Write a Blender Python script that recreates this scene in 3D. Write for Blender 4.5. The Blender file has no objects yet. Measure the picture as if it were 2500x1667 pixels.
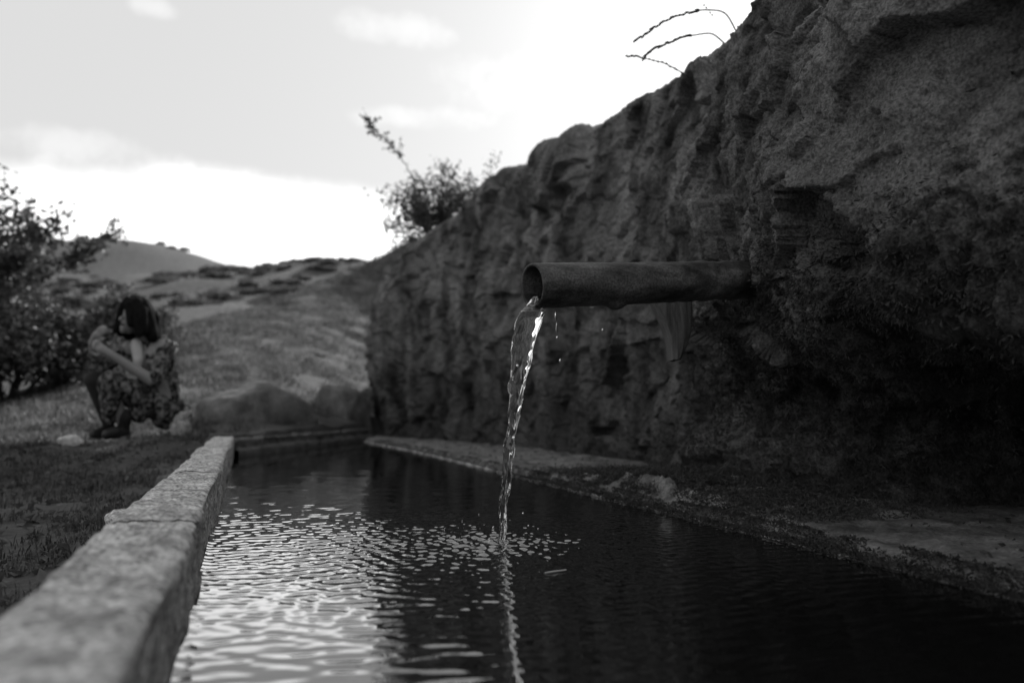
import bpy, math
import numpy as np
from mathutils import Vector

scene = bpy.context.scene
COL = scene.collection
RNG = np.random.default_rng(7)

# ------------------------------------------------------------------ camera
cam_data = bpy.data.cameras.new('camera')
cam = bpy.data.objects.new('camera', cam_data)
COL.objects.link(cam)
cam.location = (0, 0, .31)
cam.rotation_euler = (math.radians(90 + 5.286), 0, math.radians(-19.727))
cam_data.sensor_width = 36
cam_data.lens = 25.99
cam_data.clip_start = .02
cam_data.clip_end = 3000
cam_data.dof.use_dof = True
cam_data.dof.focus_distance = 1.8
cam_data.dof.aperture_fstop = 2.1
scene.camera = cam

# ------------------------------------------------------------------ sky and sun (black-and-white photograph)
CLOUDS = [(0, 13.2, 17, 3.0), (-11, 17.2, 5.5, 1.3), (10.5, 28, 4, 1.3), (24, 24.5, 9, 2.4), (13, 22, 5, 1.0), (-7, 26.8, 1.5, .7)]
SUN_AZ, SUN_EL = math.radians(38.0), math.radians(27.3)
world = bpy.data.worlds.new('World')
scene.world = world
world.use_nodes = True
nt = world.node_tree
nt.nodes.clear()
def wn(t, **k):
    n = nt.nodes.new(t)
    for a, b in k.items(): setattr(n, a, b)
    return n
def wl(a, b): nt.links.new(a, b)
def wmath(op, a, b=None, clamp=False):
    n = wn('ShaderNodeMath', operation=op, use_clamp=clamp)
    for i, v in enumerate((a, b)):
        if v is None: continue
        if isinstance(v, (int, float)): n.inputs[i].default_value = v
        else: wl(v, n.inputs[i])
    return n.outputs[0]
sky = wn('ShaderNodeTexSky', sky_type='NISHITA')
sky.sun_disc = False
sky.sun_elevation = SUN_EL
sky.sun_rotation = SUN_AZ
sky.dust_density = 2.5
bw = wn('ShaderNodeRGBToBW'); wl(sky.outputs[0], bw.inputs[0])
tc = wn('ShaderNodeTexCoord')
sep = wn('ShaderNodeSeparateXYZ'); wl(tc.outputs['Generated'], sep.inputs[0])
den = wmath('ADD', wmath('MAXIMUM', sep.outputs[2], 0.0), .16)
px = wmath('DIVIDE', sep.outputs[0], den); py = wmath('DIVIDE', sep.outputs[1], den)
cmb = wn('ShaderNodeCombineXYZ'); wl(px, cmb.inputs[0]); wl(py, cmb.inputs[1]); cmb.inputs[2].default_value = 3.7
n1 = wn('ShaderNodeTexNoise'); n1.inputs['Scale'].default_value = .95; n1.inputs['Detail'].default_value = 7; n1.inputs['Roughness'].default_value = .52; n1.inputs['Distortion'].default_value = .25
wl(cmb.outputs[0], n1.inputs['Vector'])
ramp = wn('ShaderNodeMapRange', interpolation_type='SMOOTHSTEP'); wl(n1.outputs['Fac'], ramp.inputs[0])
ramp.inputs[1].default_value = .58; ramp.inputs[2].default_value = .95
skyv = wmath('MULTIPLY', bw.outputs[0], .10)
# thin even high haze (a pale summer sky) plus clouds
# single clouds where the day's clouds stand: (azimuth, elevation, half width, half height) in degrees
mask = ramp.outputs[0]
n2 = wn('ShaderNodeTexNoise'); n2.inputs['Scale'].default_value = 13; n2.inputs['Detail'].default_value = 8; n2.inputs['Roughness'].default_value = .58
wl(tc.outputs['Generated'], n2.inputs['Vector'])
def wdot(v):
    n = wn('ShaderNodeVectorMath', operation='DOT_PRODUCT'); wl(tc.outputs['Generated'], n.inputs[0]); n.inputs[1].default_value = v
    return n.outputs['Value']
for az, el, hw, hh in CLOUDS:
    a_, e_ = math.radians(az), math.radians(el)
    c_ = Vector((math.sin(a_) * math.cos(e_), math.cos(a_) * math.cos(e_), math.sin(e_)))
    t_ = Vector((math.cos(a_), -math.sin(a_), 0)); u_ = t_.cross(c_)
    pa = wmath('DIVIDE', wdot(t_), math.radians(hw)); pb = wmath('DIVIDE', wdot(u_), math.radians(hh))
    q_ = wmath('ADD', wmath('MULTIPLY', pa, pa), wmath('MULTIPLY', pb, pb))
    q_ = wmath('ADD', q_, wmath('MULTIPLY', wmath('SUBTRACT', .5, n2.outputs['Fac']), 4.6))
    q_ = wmath('ADD', q_, wmath('MULTIPLY', wmath('LESS_THAN', wdot(c_), 0.0), 50.0))
    mr = wn('ShaderNodeMapRange', interpolation_type='SMOOTHSTEP'); wl(q_, mr.inputs[0])
    mr.inputs[1].default_value = 1.4; mr.inputs[2].default_value = -.2
    mask = wmath('MAXIMUM', mask, mr.outputs[0])
    if hw == 17:
        sb = wn('ShaderNodeMapRange', interpolation_type='SMOOTHSTEP'); wl(wmath('ADD', wmath('MULTIPLY', pa, pa), wmath('ADD', wmath('MULTIPLY', pb, pb), wmath('MULTIPLY', wmath('SUBTRACT', .5, n2.outputs['Fac']), 1.6))), sb.inputs[0])
        sb.inputs[1].default_value = 2.2; sb.inputs[2].default_value = -.6
        bank = sb.outputs[0]       # the sunlit bank low over the hills is the brightest
cl = wmath('ADD', wmath('MULTIPLY', skyv, .13), .57)
base = wmath('ADD', wmath('MULTIPLY', skyv, .13), .46)
mixc = wn('ShaderNodeMix', data_type='FLOAT'); wl(mask, mixc.inputs[0]); wl(base, mixc.inputs[2]); wl(cl, mixc.inputs[3])
lum = wmath('ADD', mixc.outputs[0], wmath('MULTIPLY', bank, 1.0))
bg = wn('ShaderNodeBackground'); wl(lum, bg.inputs[0]); bg.inputs[1].default_value = 1.0
out = wn('ShaderNodeOutputWorld'); wl(bg.outputs[0], out.inputs[0])

sun_data = bpy.data.lights.new('sun', 'SUN')
sun_data.energy = 4.0
sun_data.angle = math.radians(.53)
sun_data.color = (1, 1, 1)
sun = bpy.data.objects.new('sun', sun_data)
COL.objects.link(sun)
sd = Vector((math.sin(SUN_AZ) * math.cos(SUN_EL), math.cos(SUN_AZ) * math.cos(SUN_EL), math.sin(SUN_EL)))
sun.rotation_euler = (-sd).to_track_quat('-Z', 'Y').to_euler()
sun.location = (6, 8, 8)

vs = scene.view_settings
vs.view_transform = 'Standard'; vs.look = 'None'; vs.exposure = 0.55; vs.gamma = 1.0; vs.use_curve_mapping = False
scene.cycles.max_bounces = 8
scene.cycles.transmission_bounces = 8
scene.cycles.transparent_max_bounces = 8

# ------------------------------------------------------------------ numpy noise
def _h(ix, iy, iz, seed):
    h = (ix.astype(np.uint32) * np.uint32(374761393) + iy.astype(np.uint32) * np.uint32(668265263)
         + iz.astype(np.uint32) * np.uint32(2147483647) + np.uint32((seed * 974711 + 12345) & 0xffffffff))
    h = (h ^ (h >> np.uint32(13))) * np.uint32(1274126177)
    h = (h ^ (h >> np.uint32(15))) * np.uint32(2246822519)
    return h ^ (h >> np.uint32(16))
_G = np.array([(1,1,0),(-1,1,0),(1,-1,0),(-1,-1,0),(1,0,1),(-1,0,1),(1,0,-1),(-1,0,-1),(0,1,1),(0,-1,1),(0,1,-1),(0,-1,-1),(1,1,0),(-1,1,0),(0,-1,1),(0,-1,-1)], dtype=np.float64)
def noise(p, seed=0):
    p = np.asarray(p, dtype=np.float64)
    i = np.floor(p); f = p - i; i = i.astype(np.int64)
    u = f * f * f * (f * (f * 6 - 15) + 10)
    r = np.zeros(p.shape[:-1])
    for dx in (0, 1):
        wx = u[..., 0] if dx else 1 - u[..., 0]
        for dy in (0, 1):
            wy = u[..., 1] if dy else 1 - u[..., 1]
            for dz in (0, 1):
                wz = u[..., 2] if dz else 1 - u[..., 2]
                g = _G[_h(i[..., 0] + dx, i[..., 1] + dy, i[..., 2] + dz, seed) & np.uint32(15)]
                r += wx * wy * wz * (g[..., 0] * (f[..., 0] - dx) + g[..., 1] * (f[..., 1] - dy) + g[..., 2] * (f[..., 2] - dz))
    return r
def fbm(p, octs=4, seed=0, gain=.5, lac=2.03, ridged=False):
    r = 0; a = 1; q = np.asarray(p, dtype=np.float64)
    for k in range(octs):
        n = noise(q, seed + k)
        if ridged: n = .5 - np.abs(n) * 1.6
        r = r + a * n; a *= gain; q = q * lac + 17.3
    return r
def facets(p, seed, tilt, off):
    """broken rock: every cell of a jittered lattice is its own tilted plane"""
    i0 = np.floor(p).astype(np.int64)
    best = np.full(p.shape[:-1], 1e9); val = np.zeros(p.shape[:-1])
    for dx in (-1, 0, 1):
        for dy in (-1, 0, 1):
            for dz in (-1, 0, 1):
                c = i0 + np.array([dx, dy, dz]); k = (c[..., 0], c[..., 1], c[..., 2])
                h = [_h(*k, seed + j).astype(np.float64) / 4294967295. for j in range(7)]
                q = p - (c + np.stack(h[:3], -1))
                d = (q * q).sum(-1)
                v = tilt * ((h[3] - .5) * q[..., 0] + (h[4] - .5) * q[..., 1] + (h[5] - .5) * q[..., 2]) + off * (h[6] - .5)
                m = d < best
                best = np.where(m, d, best); val = np.where(m, v, val)
    return val
def sstep(a, b, x):
    t = np.clip((np.asarray(x, dtype=np.float64) - a) / (b - a), 0, 1)
    return t * t * (3 - 2 * t)
def v3(x, y, z=0.0):
    x, y, z = np.broadcast_arrays(x, y, z)
    return np.stack([x, y, z], -1)

# ------------------------------------------------------------------ mesh helpers
def link(o, parent=None):
    COL.objects.link(o)
    if parent is not None: o.parent = parent
    return o
def np_mesh(name, verts, faces, mat=None, parent=None, smooth=True):
    verts = np.asarray(verts, dtype=np.float32).reshape(-1, 3)
    faces = np.asarray(faces, dtype=np.int32)
    me = bpy.data.meshes.new(name)
    k = faces.shape[1]; n = len(faces)
    me.vertices.add(len(verts)); me.vertices.foreach_set('co', verts.ravel())
    me.loops.add(n * k); me.loops.foreach_set('vertex_index', faces.ravel())
    me.polygons.add(n)
    me.polygons.foreach_set('loop_start', np.arange(0, n * k, k, dtype=np.int32))
    me.polygons.foreach_set('use_smooth', np.full(n, smooth, dtype=bool))
    me.update(calc_edges=True); me.validate()
    if mat: me.materials.append(mat)
    return link(bpy.data.objects.new(name, me), parent)
def grid_faces(nu, nv, wrap=False):
    a = np.arange(nu * nv).reshape(nu, nv)
    if wrap: a = np.concatenate([a, a[:, :1]], 1)
    return np.stack([a[:-1, :-1], a[1:, :-1], a[1:, 1:], a[:-1, 1:]], -1).reshape(-1, 4)
def empty(name, loc=(0, 0, 0), rz=0):
    o = bpy.data.objects.new(name, None); COL.objects.link(o)
    o.location = loc; o.rotation_euler = (0, 0, rz); o.empty_display_size = .1
    return o
def tag(o, label=None, cat=None, group=None, kind=None):
    if label: o['label'] = label
    if cat: o['category'] = cat
    if group: o['group'] = group
    if kind: o['kind'] = kind
    return o
def tubes(polys, sides=5):
    """polys: list of (points Nx3, radii N) -> verts, quads"""
    V, F, off = [], [], 0
    for P, R in polys:
        P = np.asarray(P, float); R = np.asarray(R, float); n = len(P)
        T = np.gradient(P, axis=0); T /= np.linalg.norm(T, axis=1)[:, None] + 1e-9
        ref = np.array([.31, .17, .94]) if abs(T[0] @ np.array([.31, .17, .94])) < .9 else np.array([1., 0, 0])
        A = np.cross(T, ref); A /= np.linalg.norm(A, axis=1)[:, None] + 1e-9
        B = np.cross(T, A)
        th = np.linspace(0, 2 * np.pi, sides, endpoint=False)
        ring = P[:, None] + R[:, None, None] * (np.cos(th)[None, :, None] * A[:, None] + np.sin(th)[None, :, None] * B[:, None])
        V.append(ring.reshape(-1, 3)); F.append(grid_faces(n, sides, True) + off); off += n * sides
    return np.concatenate(V), np.concatenate(F)
def leaf_quads(C, size, rng, droop=.2, aspect=.5, up=None):
    """one bent diamond leaf (2 triangles as a quad) at each centre"""
    n = len(C)
    d = rng.normal(size=(n, 3)); d[:, 2] = d[:, 2] * .7 - droop
    if up is not None: d = d * .6 + up
    d /= np.linalg.norm(d, axis=1)[:, None]
    w = np.cross(d, rng.normal(size=(n, 3))); w /= np.linalg.norm(w, axis=1)[:, None] + 1e-9
    nn = np.cross(d, w)
    L = (size * rng.uniform(.6, 1.3, n))[:, None]
    tip = C + d * L; a = C + d * L * .45 + w * L * aspect * .5 + nn * L * .1; b = C + d * L * .45 - w * L * aspect * .5 + nn * L * .1
    V = np.stack([C, a, tip, b], 1).reshape(-1, 3)
    return V, np.arange(4 * n).reshape(n, 4)

# ------------------------------------------------------------------ materials (all neutral greys: the photograph is black and white)
def material(name, lo, hi, scale=8., detail=5., rough=.8, bump=0., bscale=60., speck=0., sscale=150., stretch=(1, 1, 1), spec=.5, translucent=0., metallic=0., ramp=(.35, .65), bdist=.01):
    m = bpy.data.materials.new(name); m.use_nodes = True
    t = m.node_tree; N = t.nodes; L = t.links
    N.clear()
    o = N.new('ShaderNodeOutputMaterial'); p = N.new('ShaderNodeBsdfPrincipled')
    p.inputs['Roughness'].default_value = rough; p.inputs['Specular IOR Level'].default_value = spec; p.inputs['Metallic'].default_value = metallic
    c = N.new('ShaderNodeTexCoord'); mp = N.new('ShaderNodeMapping'); mp.inputs['Scale'].default_value = stretch
    L.new(c.outputs['Object'], mp.inputs[0])
    n = N.new('ShaderNodeTexNoise'); n.inputs['Scale'].default_value = scale; n.inputs['Detail'].default_value = detail; n.inputs['Roughness'].default_value = .6
    L.new(mp.outputs[0], n.inputs['Vector'])
    r = N.new('ShaderNodeMapRange'); r.inputs[1].default_value, r.inputs[2].default_value = ramp; r.inputs[3].default_value = lo; r.inputs[4].default_value = hi
    L.new(n.outputs['Fac'], r.inputs[0])
    col = r.outputs[0]
    if speck:
        s = N.new('ShaderNodeTexNoise'); s.inputs['Scale'].default_value = sscale; s.inputs['Detail'].default_value = 3
        L.new(c.outputs['Object'], s.inputs['Vector'])
        sr = N.new('ShaderNodeMapRange'); sr.inputs[1].default_value = .32; sr.inputs[2].default_value = .68; sr.inputs[3].default_value = 1 - speck; sr.inputs[4].default_value = 1 + speck
        L.new(s.outputs['Fac'], sr.inputs[0])
        mu = N.new('ShaderNodeMath'); mu.operation = 'MULTIPLY'; L.new(col, mu.inputs[0]); L.new(sr.outputs[0], mu.inputs[1]); col = mu.outputs[0]
    L.new(col, p.inputs['Base Color'])
    if bump:
        b1 = N.new('ShaderNodeTexNoise'); b1.inputs['Scale'].default_value = bscale; b1.inputs['Detail'].default_value = 6; b1.inputs['Roughness'].default_value = .65
        L.new(c.outputs['Object'], b1.inputs['Vector'])
        b = N.new('ShaderNodeBump'); b.inputs['Strength'].default_value = bump; b.inputs['Distance'].default_value = bdist
        L.new(b1.outputs['Fac'], b.inputs['Height']); L.new(b.outputs[0], p.inputs['Normal'])
    if translucent:
        tr = N.new('ShaderNodeBsdfTranslucent'); L.new(col, tr.inputs[0])
        mx = N.new('ShaderNodeMixShader'); mx.inputs[0].default_value = translucent
        L.new(p.outputs[0], mx.inputs[1]); L.new(tr.outputs[0], mx.inputs[2]); L.new(mx.outputs[0], o.inputs[0])
    else:
        L.new(p.outputs[0], o.inputs[0])
    return m
M = {}
M['soil'] = material('soil', .02, .075, 1.7, 8, .95, .6, 25, .35, 40, bdist=.03)
M['grass'] = material('grass_blade', .035, .165, 9, 3, .6, translucent=.4)
M['shaded_shortgrass'] = material('shaded_short_grass_blade', .025, .085, 9, 3, .7, translucent=.3)  # darker copy of the grass: foreground shade put into its colour
M['drygrass'] = material('dry_grass', .16, .32, 12, 2, .6, translucent=.4)
M['rock'] = material('rock', .035, .23, 4.0, 10, .85, 1.0, 60, .55, 150, stretch=(1, 1, .45), spec=.25, bdist=.012)
M['moss'] = material('moss', .02, .07, 30, 3, .8, translucent=.2)
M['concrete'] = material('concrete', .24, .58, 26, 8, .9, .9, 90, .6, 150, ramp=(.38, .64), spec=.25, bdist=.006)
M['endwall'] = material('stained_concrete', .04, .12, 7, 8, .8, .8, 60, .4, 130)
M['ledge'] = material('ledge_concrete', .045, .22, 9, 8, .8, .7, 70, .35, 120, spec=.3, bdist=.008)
M['crust'] = material('lime_crust', .30, .55, 40, 5, .7, .5, 150, bdist=.004)
M['boulder'] = material('boulder', .045, .15, 6, 9, .85, .8, 45, .35, 120, bdist=.012)
M['pipe'] = material('pipe_metal', .014, .13, 16, 10, .6, .6, 70, .5, 180, stretch=(.35, 1, 1), ramp=(.42, .72), spec=.4, bdist=.005)
M['wood'] = material('wedge_grain', .03, .11, 30, 6, .75, .8, 60, stretch=(3, 3, .15), bdist=.006)
M['leaf'] = material('leaf', .03, .10, 14, 3, .55, translucent=.3)
M['farleaf'] = material('scrub_leaf', .085, .2, 1.5, 3, .7, translucent=.25)
M['bark'] = material('bark', .025, .06, 20, 5, .9)
M['skin'] = material('skin', .17, .2, 10, 2, .6)
M['hair'] = material('hair', .006, .012, 40, 3, .9, .5, 120, stretch=(1, 1, .2), spec=.05)
M['print'] = material('printed_cloth', .012, .24, 34, 3, .85, ramp=(.42, .68), translucent=.12, spec=.2)
M['undershirt'] = material('undershirt', .36, .42, 20, 2, .85)
M['dark_cloth'] = material('dark_cloth', .008, .016, 20, 2, .9)
M['pale_cloth'] = material('pale_cloth', .2, .42, 25, 2, .85, translucent=.15)
M['shoe'] = material('shoe', .012, .02, 20, 2, .6)

def shade_and_seepage(m, z0, z1, k):
    # shade painted over the lower rock, mixed with wet seepage; ragged upper border
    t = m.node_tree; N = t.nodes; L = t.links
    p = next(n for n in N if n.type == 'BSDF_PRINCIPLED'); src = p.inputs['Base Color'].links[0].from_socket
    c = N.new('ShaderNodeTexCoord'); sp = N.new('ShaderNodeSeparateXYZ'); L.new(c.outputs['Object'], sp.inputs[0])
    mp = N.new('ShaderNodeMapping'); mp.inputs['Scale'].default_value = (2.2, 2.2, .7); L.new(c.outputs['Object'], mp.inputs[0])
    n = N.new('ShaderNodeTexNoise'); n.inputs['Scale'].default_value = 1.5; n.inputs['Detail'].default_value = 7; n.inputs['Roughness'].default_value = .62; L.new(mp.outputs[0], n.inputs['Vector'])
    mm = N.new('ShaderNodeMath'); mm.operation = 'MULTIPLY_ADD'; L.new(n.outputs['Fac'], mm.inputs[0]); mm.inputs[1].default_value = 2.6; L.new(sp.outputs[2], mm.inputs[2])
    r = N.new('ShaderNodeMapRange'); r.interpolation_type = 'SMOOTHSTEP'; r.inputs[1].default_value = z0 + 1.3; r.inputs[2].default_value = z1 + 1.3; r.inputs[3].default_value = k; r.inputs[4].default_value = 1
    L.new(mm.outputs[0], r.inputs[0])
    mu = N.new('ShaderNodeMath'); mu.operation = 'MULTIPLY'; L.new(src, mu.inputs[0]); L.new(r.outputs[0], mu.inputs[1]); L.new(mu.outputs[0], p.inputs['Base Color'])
shade_and_seepage(M['rock'], .2, 1.5, .40)
def water_material(name, solid):
    m = bpy.data.materials.new(name); m.use_nodes = True
    p = m.node_tree.nodes['Principled BSDF']
    p.inputs['IOR'].default_value = 1.333
    if solid:
        p.inputs['Base Color'].default_value = (1, 1, 1, 1); p.inputs['Transmission Weight'].default_value = 1; p.inputs['Roughness'].default_value = 0
    else:
        p.inputs['Base Color'].default_value = (.006, .006, .006, 1); p.inputs['Roughness'].default_value = .015
        p.inputs['IOR'].default_value = 2.2
    return m
M['water'] = water_material('trough_water', False)
M['stream'] = water_material('falling_water', True)

# ------------------------------------------------------------------ shapes of the place
# rock face: path of the face at 0.65 m above the water, going away from the camera and turning round the far end
ST = np.array([(1.40,-2.6),(1.28,-1.2),(1.22,-.2),(1.20,.5),(1.22,1.0),(1.27,1.6),(1.38,1.95),(1.55,2.4),(1.75,3.0),(1.87,3.8),(1.93,5.0),(1.80,6.2),(1.50,7.2),(1.28,7.9),(1.23,8.3),(1.45,8.75),(2.2,9.05),(3.6,9.3)])
ZR = np.array([-.2, .1, .3, .5, .65, .9, 1.2, 1.6, 2.4])
near = [1.05, 1.02, .62, .08, 0, -.02, 0, .1, .25]
REC = np.array([near]*6 + [[.40,.42,.36,.15,0,0,.02,.08,.2], [-.06,.06,.12,.08,0,0,.02,.06,.15], [.08,.10,.08,.04,0,0,0,.04,.1]] + [[.05,.06,.05,.03,0,0,0,.02,.06]]*9)
TOPY = np.array([-2.6, 1.0, 1.93, 2.05, 2.19, 2.37, 2.51, 2.79, 2.96, 3.23, 3.38, 3.65, 3.92, 4.16, 4.32, 4.44, 4.89, 5.13, 5.32, 5.78, 6.05, 6.27, 6.48, 6.7, 6.9, 7.21, 7.39, 7.5, 7.86, 7.97, 8.27, 8.75, 9.05, 9.3])
TOPZ = np.array([1.75, 1.70, 1.66, 1.69, 1.71, 1.75, 1.80, 1.87, 1.925, 1.985, 2.03, 2.08, 2.106, 2.114, 2.13, 2.10, 2.25, 2.31, 2.285, 2.40, 2.38, 2.33, 2.21, 2.17, 2.15, 2.07, 2.066, 1.95, 1.98, 1.84, 1.72, 1.7, 1.85, 2.0])
def face_x(y): return np.interp(y, ST[:15, 1], ST[:15, 0])
def ztop(y): return np.interp(y, TOPY, TOPZ)
def trough_end(x): return 5.3 + (np.asarray(x) + .07) * 1.966
def right_edge(y): return 1.2 - .1 * sstep(5, 7.6, y)

def natural(x, y):
    """height of the natural ground (grass slope rising away, scrub hillside, dome)"""
    x = np.asarray(x, float); y = np.asarray(y, float)
    yc = 14.8 + 1.5 * np.clip(x, -1.5, 3)
    y0 = 6 + 1.4 * np.clip(x, 0, 2.1)
    cz = 2.22 + .66 * np.clip(x, 0, 4) + .48 * np.clip(x, -1.5, 0) - .6 * np.clip(-x - 1.5, 0, 4)
    t = np.clip((y - y0) / (yc - y0), 0, 1) ** 1.15
    h = -.02 + .17 * sstep(3, 6, y) + (cz - .15) * t - .10 * np.maximum(y - yc, 0)
    h = h - .05 * np.clip(-x - .4, 0, 6)
    far = 1.5 + .245 * (np.minimum(y, 82) - 25) + .12 * np.clip(x, -20, 40) - .06 * np.maximum(y - 82, 0) + .05 * np.maximum(x - 40, 0)
    far = np.where(y > 20, far, -50) + 1.2 * noise(v3(x / 14, y / 14, 2.2), 5) * sstep(20, 40, y) + .5 * noise(v3(x / 4, y / 4, 2.2), 6) * sstep(20, 40, y)
    h = np.maximum(np.maximum(h, -3), far)
    d2 = (x + 31) ** 2 + ((y - 225) * .8) ** 2
    h = h + np.where(y > 90, 1, 0) * 0
    dome = 8 + 37.5 * np.exp(-d2 / 62 ** 2) + .9 * fbm(v3(x / 11, y / 11, 8.), 3, 15)
    h = np.where(y > 100, np.maximum(h, dome), h)
    return h
def ground_z(x, y):
    x = np.asarray(x, float); y = np.asarray(y, float)
    h = natural(x, y)
    r = np.hypot(x, y)
    h = h + (.05 * noise(v3(x * .9, y * .9, 1.), 3) + .03 * noise(v3(x * 3, y * 3, 5.), 4)) * sstep(.2, 2, r)
    inside = (x > -.19) & (y < trough_end(x) + .1) & (x < 3.2) & (y < 8.2)
    h = np.where(inside, -.5, h)
    # bank behind the rock face
    back = ztop(np.clip(y, -2.6, 9.3)) - .14
    sh = 1.25 * (1 - sstep(1.7, 2.7, y))
    w = sstep(.28, .55, x - sh - face_x(np.clip(y, -2.6, 8.3))) * (1 - sstep(8.6, 10.5, y))
    h = np.where(x > .8, h * (1 - w) + np.maximum(back, np.where(inside, -9, h)) * w, h)
    return h

# ------------------------------------------------------------------ ground: one sheet out to the horizon
def axis(lo, hi, step, far, k=1.16):
    a = list(np.arange(lo, hi + 1e-6, step)); s = step; x = hi
    while x < far: s *= k; x += s; a.append(x)
    s = step; x = lo
    while x > -far: s *= k; x -= s; a.insert(0, x)
    return np.array(a)
gx = axis(-3.5, 3.5, .05, 900, 1.13); gy = axis(-1.0, 13, .06, 900, 1.06)
GX, GY = np.meshgrid(gx, gy, indexing='ij')
ground = np_mesh('hillside', v3(GX, GY, ground_z(GX, GY)), grid_faces(len(gx), len(gy)), M['soil'])
tag(ground, kind='structure')

# ------------------------------------------------------------------ rock face
def build_rock():
    # fine parameter along the path
    seg = np.r_[0, np.cumsum(np.linalg.norm(np.diff(ST, axis=0), axis=1))]
    s = [0.]
    while s[-1] < seg[-1]:
        y = np.interp(s[-1], seg, ST[:, 1])
        s.append(s[-1] + (.03 if y < .3 else .0065 + .0035 * max(0, y - 2.2) if y < 8.4 else .05))
    s = np.array(s)
    ss = np.linspace(0, seg[-1], 4000)
    k = np.hanning(220); k /= k.sum()
    def sm(a):
        b = np.interp(ss, seg, a); b = np.convolve(np.pad(b, 110, mode='edge'), k, 'same')[110:-110]
        return np.interp(s, ss, b)
    cx, cy = sm(ST[:, 0]), sm(ST[:, 1])
    tx, ty = np.gradient(cx), np.gradient(cy); n = np.hypot(tx, ty); tx /= n; ty /= n
    ix, iy = ty, -tx                       # inwards (into the rock)
    rec = np.stack([sm(REC[:, j]) for j in range(len(ZR))], 1)
    zt = np.where(np.arange(len(s)) >= 0, ztop(cy), 0)
    zt = np.where(s > seg[14], np.interp(s, seg[14:], [1.70, 1.66, 1.75, 1.9]), zt)
    nf, nr, nb = 290, 14, 30
    tf = np.linspace(0, 1, nf)
    cols = []
    R = .10
    Z = -.15 + (zt[:, None] - R + .15) * tf[None]
    O = np.empty_like(Z)
    for i in range(len(s)): O[i] = np.interp(Z[i], ZR, rec[i])
    a = np.linspace(0, np.pi / 2, nr + 1)[1:]
    o_top = O[:, -1:]
    Zr = zt[:, None] - R + R * np.sin(a)[None]; Or = o_top + R * (1 - np.cos(a))[None]
    b = np.linspace(0, 1, nb + 1)[1:] ** 1.5 * 1.9
    Zb = np.repeat(zt[:, None], nb, 1) - .03 * b[None]; Ob = o_top + R + b[None]
    Z = np.concatenate([Z, Zr, Zb], 1); O = np.concatenate([O, Or, Ob], 1)
    P = v3(cx[:, None] + ix[:, None] * O, cy[:, None] + iy[:, None] * O, Z)
    du = np.gradient(P, axis=0); dv = np.gradient(P, axis=1)
    Nn = np.cross(dv, du); Nn /= np.linalg.norm(Nn, axis=2)[..., None] + 1e-9
    if Nn[len(s)//2, nf//2] @ np.array([ix[len(s)//2], iy[len(s)//2], 0]) > 0: Nn = -Nn
    S = np.repeat(s[:, None], Z.shape[1], 1)
    y = P[..., 1]; z = P[..., 2]
    edge = 1 - .75 * np.exp(-((z - zt[:, None]) / .16) ** 2)      # keep the crest where it is
    warp = v3(noise(P * 2.1 + 3, 50), noise(P * 2.1 + 9, 51), noise(P * 2.1 + 21, 52)) * .10
    Q = P + warp
    tilt = np.stack([Q[..., 0] + .35 * Q[..., 2], Q[..., 1] + .55 * Q[..., 2], Q[..., 2] - .45 * Q[..., 1]], -1)
    big = .10 * fbm(P * np.array([.9, .9, 1.0]), 2, 11)
    wj = v3(noise(P * 6, 53), noise(P * 6 + 5, 54), noise(P * 6 + 11, 55)) * .05
    slab = facets((tilt + wj) * np.array([2.3, 2.3, 3.0]), 201, .15, .034)
    rid = facets((tilt + wj * .6) * np.array([6.5, 6.5, 8.5]), 211, .055, .016) + .008 * fbm(tilt * np.array([2.2, 2.2, 2.2]), 3, 31, ridged=True)
    med = .011 * fbm(P * 7.5, 3, 41, gain=.55)
    fine = .0105 * fbm(P * 30, 4, 61, gain=.64)
    grit = .0034 * noise(P * 140, 71) + .0026 * noise(P * 250, 72)
    # runnels left by trickling water, stronger on the lower far part
    strk = fbm(v3(S * 15 + .6 * noise(P * 2, 80), z * 1.3, 3.), 3, 81, ridged=True)
    strk_w = sstep(2.6, 4.5, y) * (1 - sstep(.9, 1.7, z)) + .25
    d = (big + slab) * edge + rid * (.4 + .6 * edge) + med + fine + grit + .005 * strk * strk_w
    # block jutting out at the crest with a shadowed joint below it
    blk = sstep(4.0, 4.25, y + .15 * noise(P * 3, 90)) * (1 - sstep(5.0, 5.15, y + .1 * noise(P * 3, 91))) * sstep(1.72, 1.78, z + .10 * noise(P * 2.5, 92) - .12 * (y - 4.5))
    d = d + .10 * blk - .05
    crk = np.abs(fbm(tilt * np.array([1.3, 1.3, .8]) + 77, 3, 170)); crk2 = np.abs(fbm(P * np.array([2.6, 2.6, 3.4]) + 31, 3, 175))
    d = d - .022 * np.exp(-(crk / .016) ** 2) * edge - .016 * np.exp(-(crk2 / .02) ** 2) * sstep(-.05, .15, noise(P * 1.4, 178))
    # crumbly mossy lower right
    lump = sstep(.85, .3, z) * sstep(3.2, 2.0, y)
    d = d + lump * (.03 * fbm(P * 11, 3, 95) + .014 * fbm(P * 33, 3, 96))
    top = np.zeros_like(d, bool); top[:, nf + nr:] = True
    d = np.where(top, d * np.clip(.5, 0, 1), d)
    P2 = P + Nn * d[..., None]
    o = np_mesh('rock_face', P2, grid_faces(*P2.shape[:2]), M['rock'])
    tag(o, 'rough dark grey rock face with overhang rising behind the water trough', 'rock face')
    du = np.gradient(P2, axis=0); dv = np.gradient(P2, axis=1)
    N2 = np.cross(dv, du); N2 /= np.linalg.norm(N2, axis=2)[..., None] + 1e-9
    if (N2 * Nn).sum() < 0: N2 = -N2
    return o, P2, N2
rock, RP, RN = build_rock()

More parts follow.
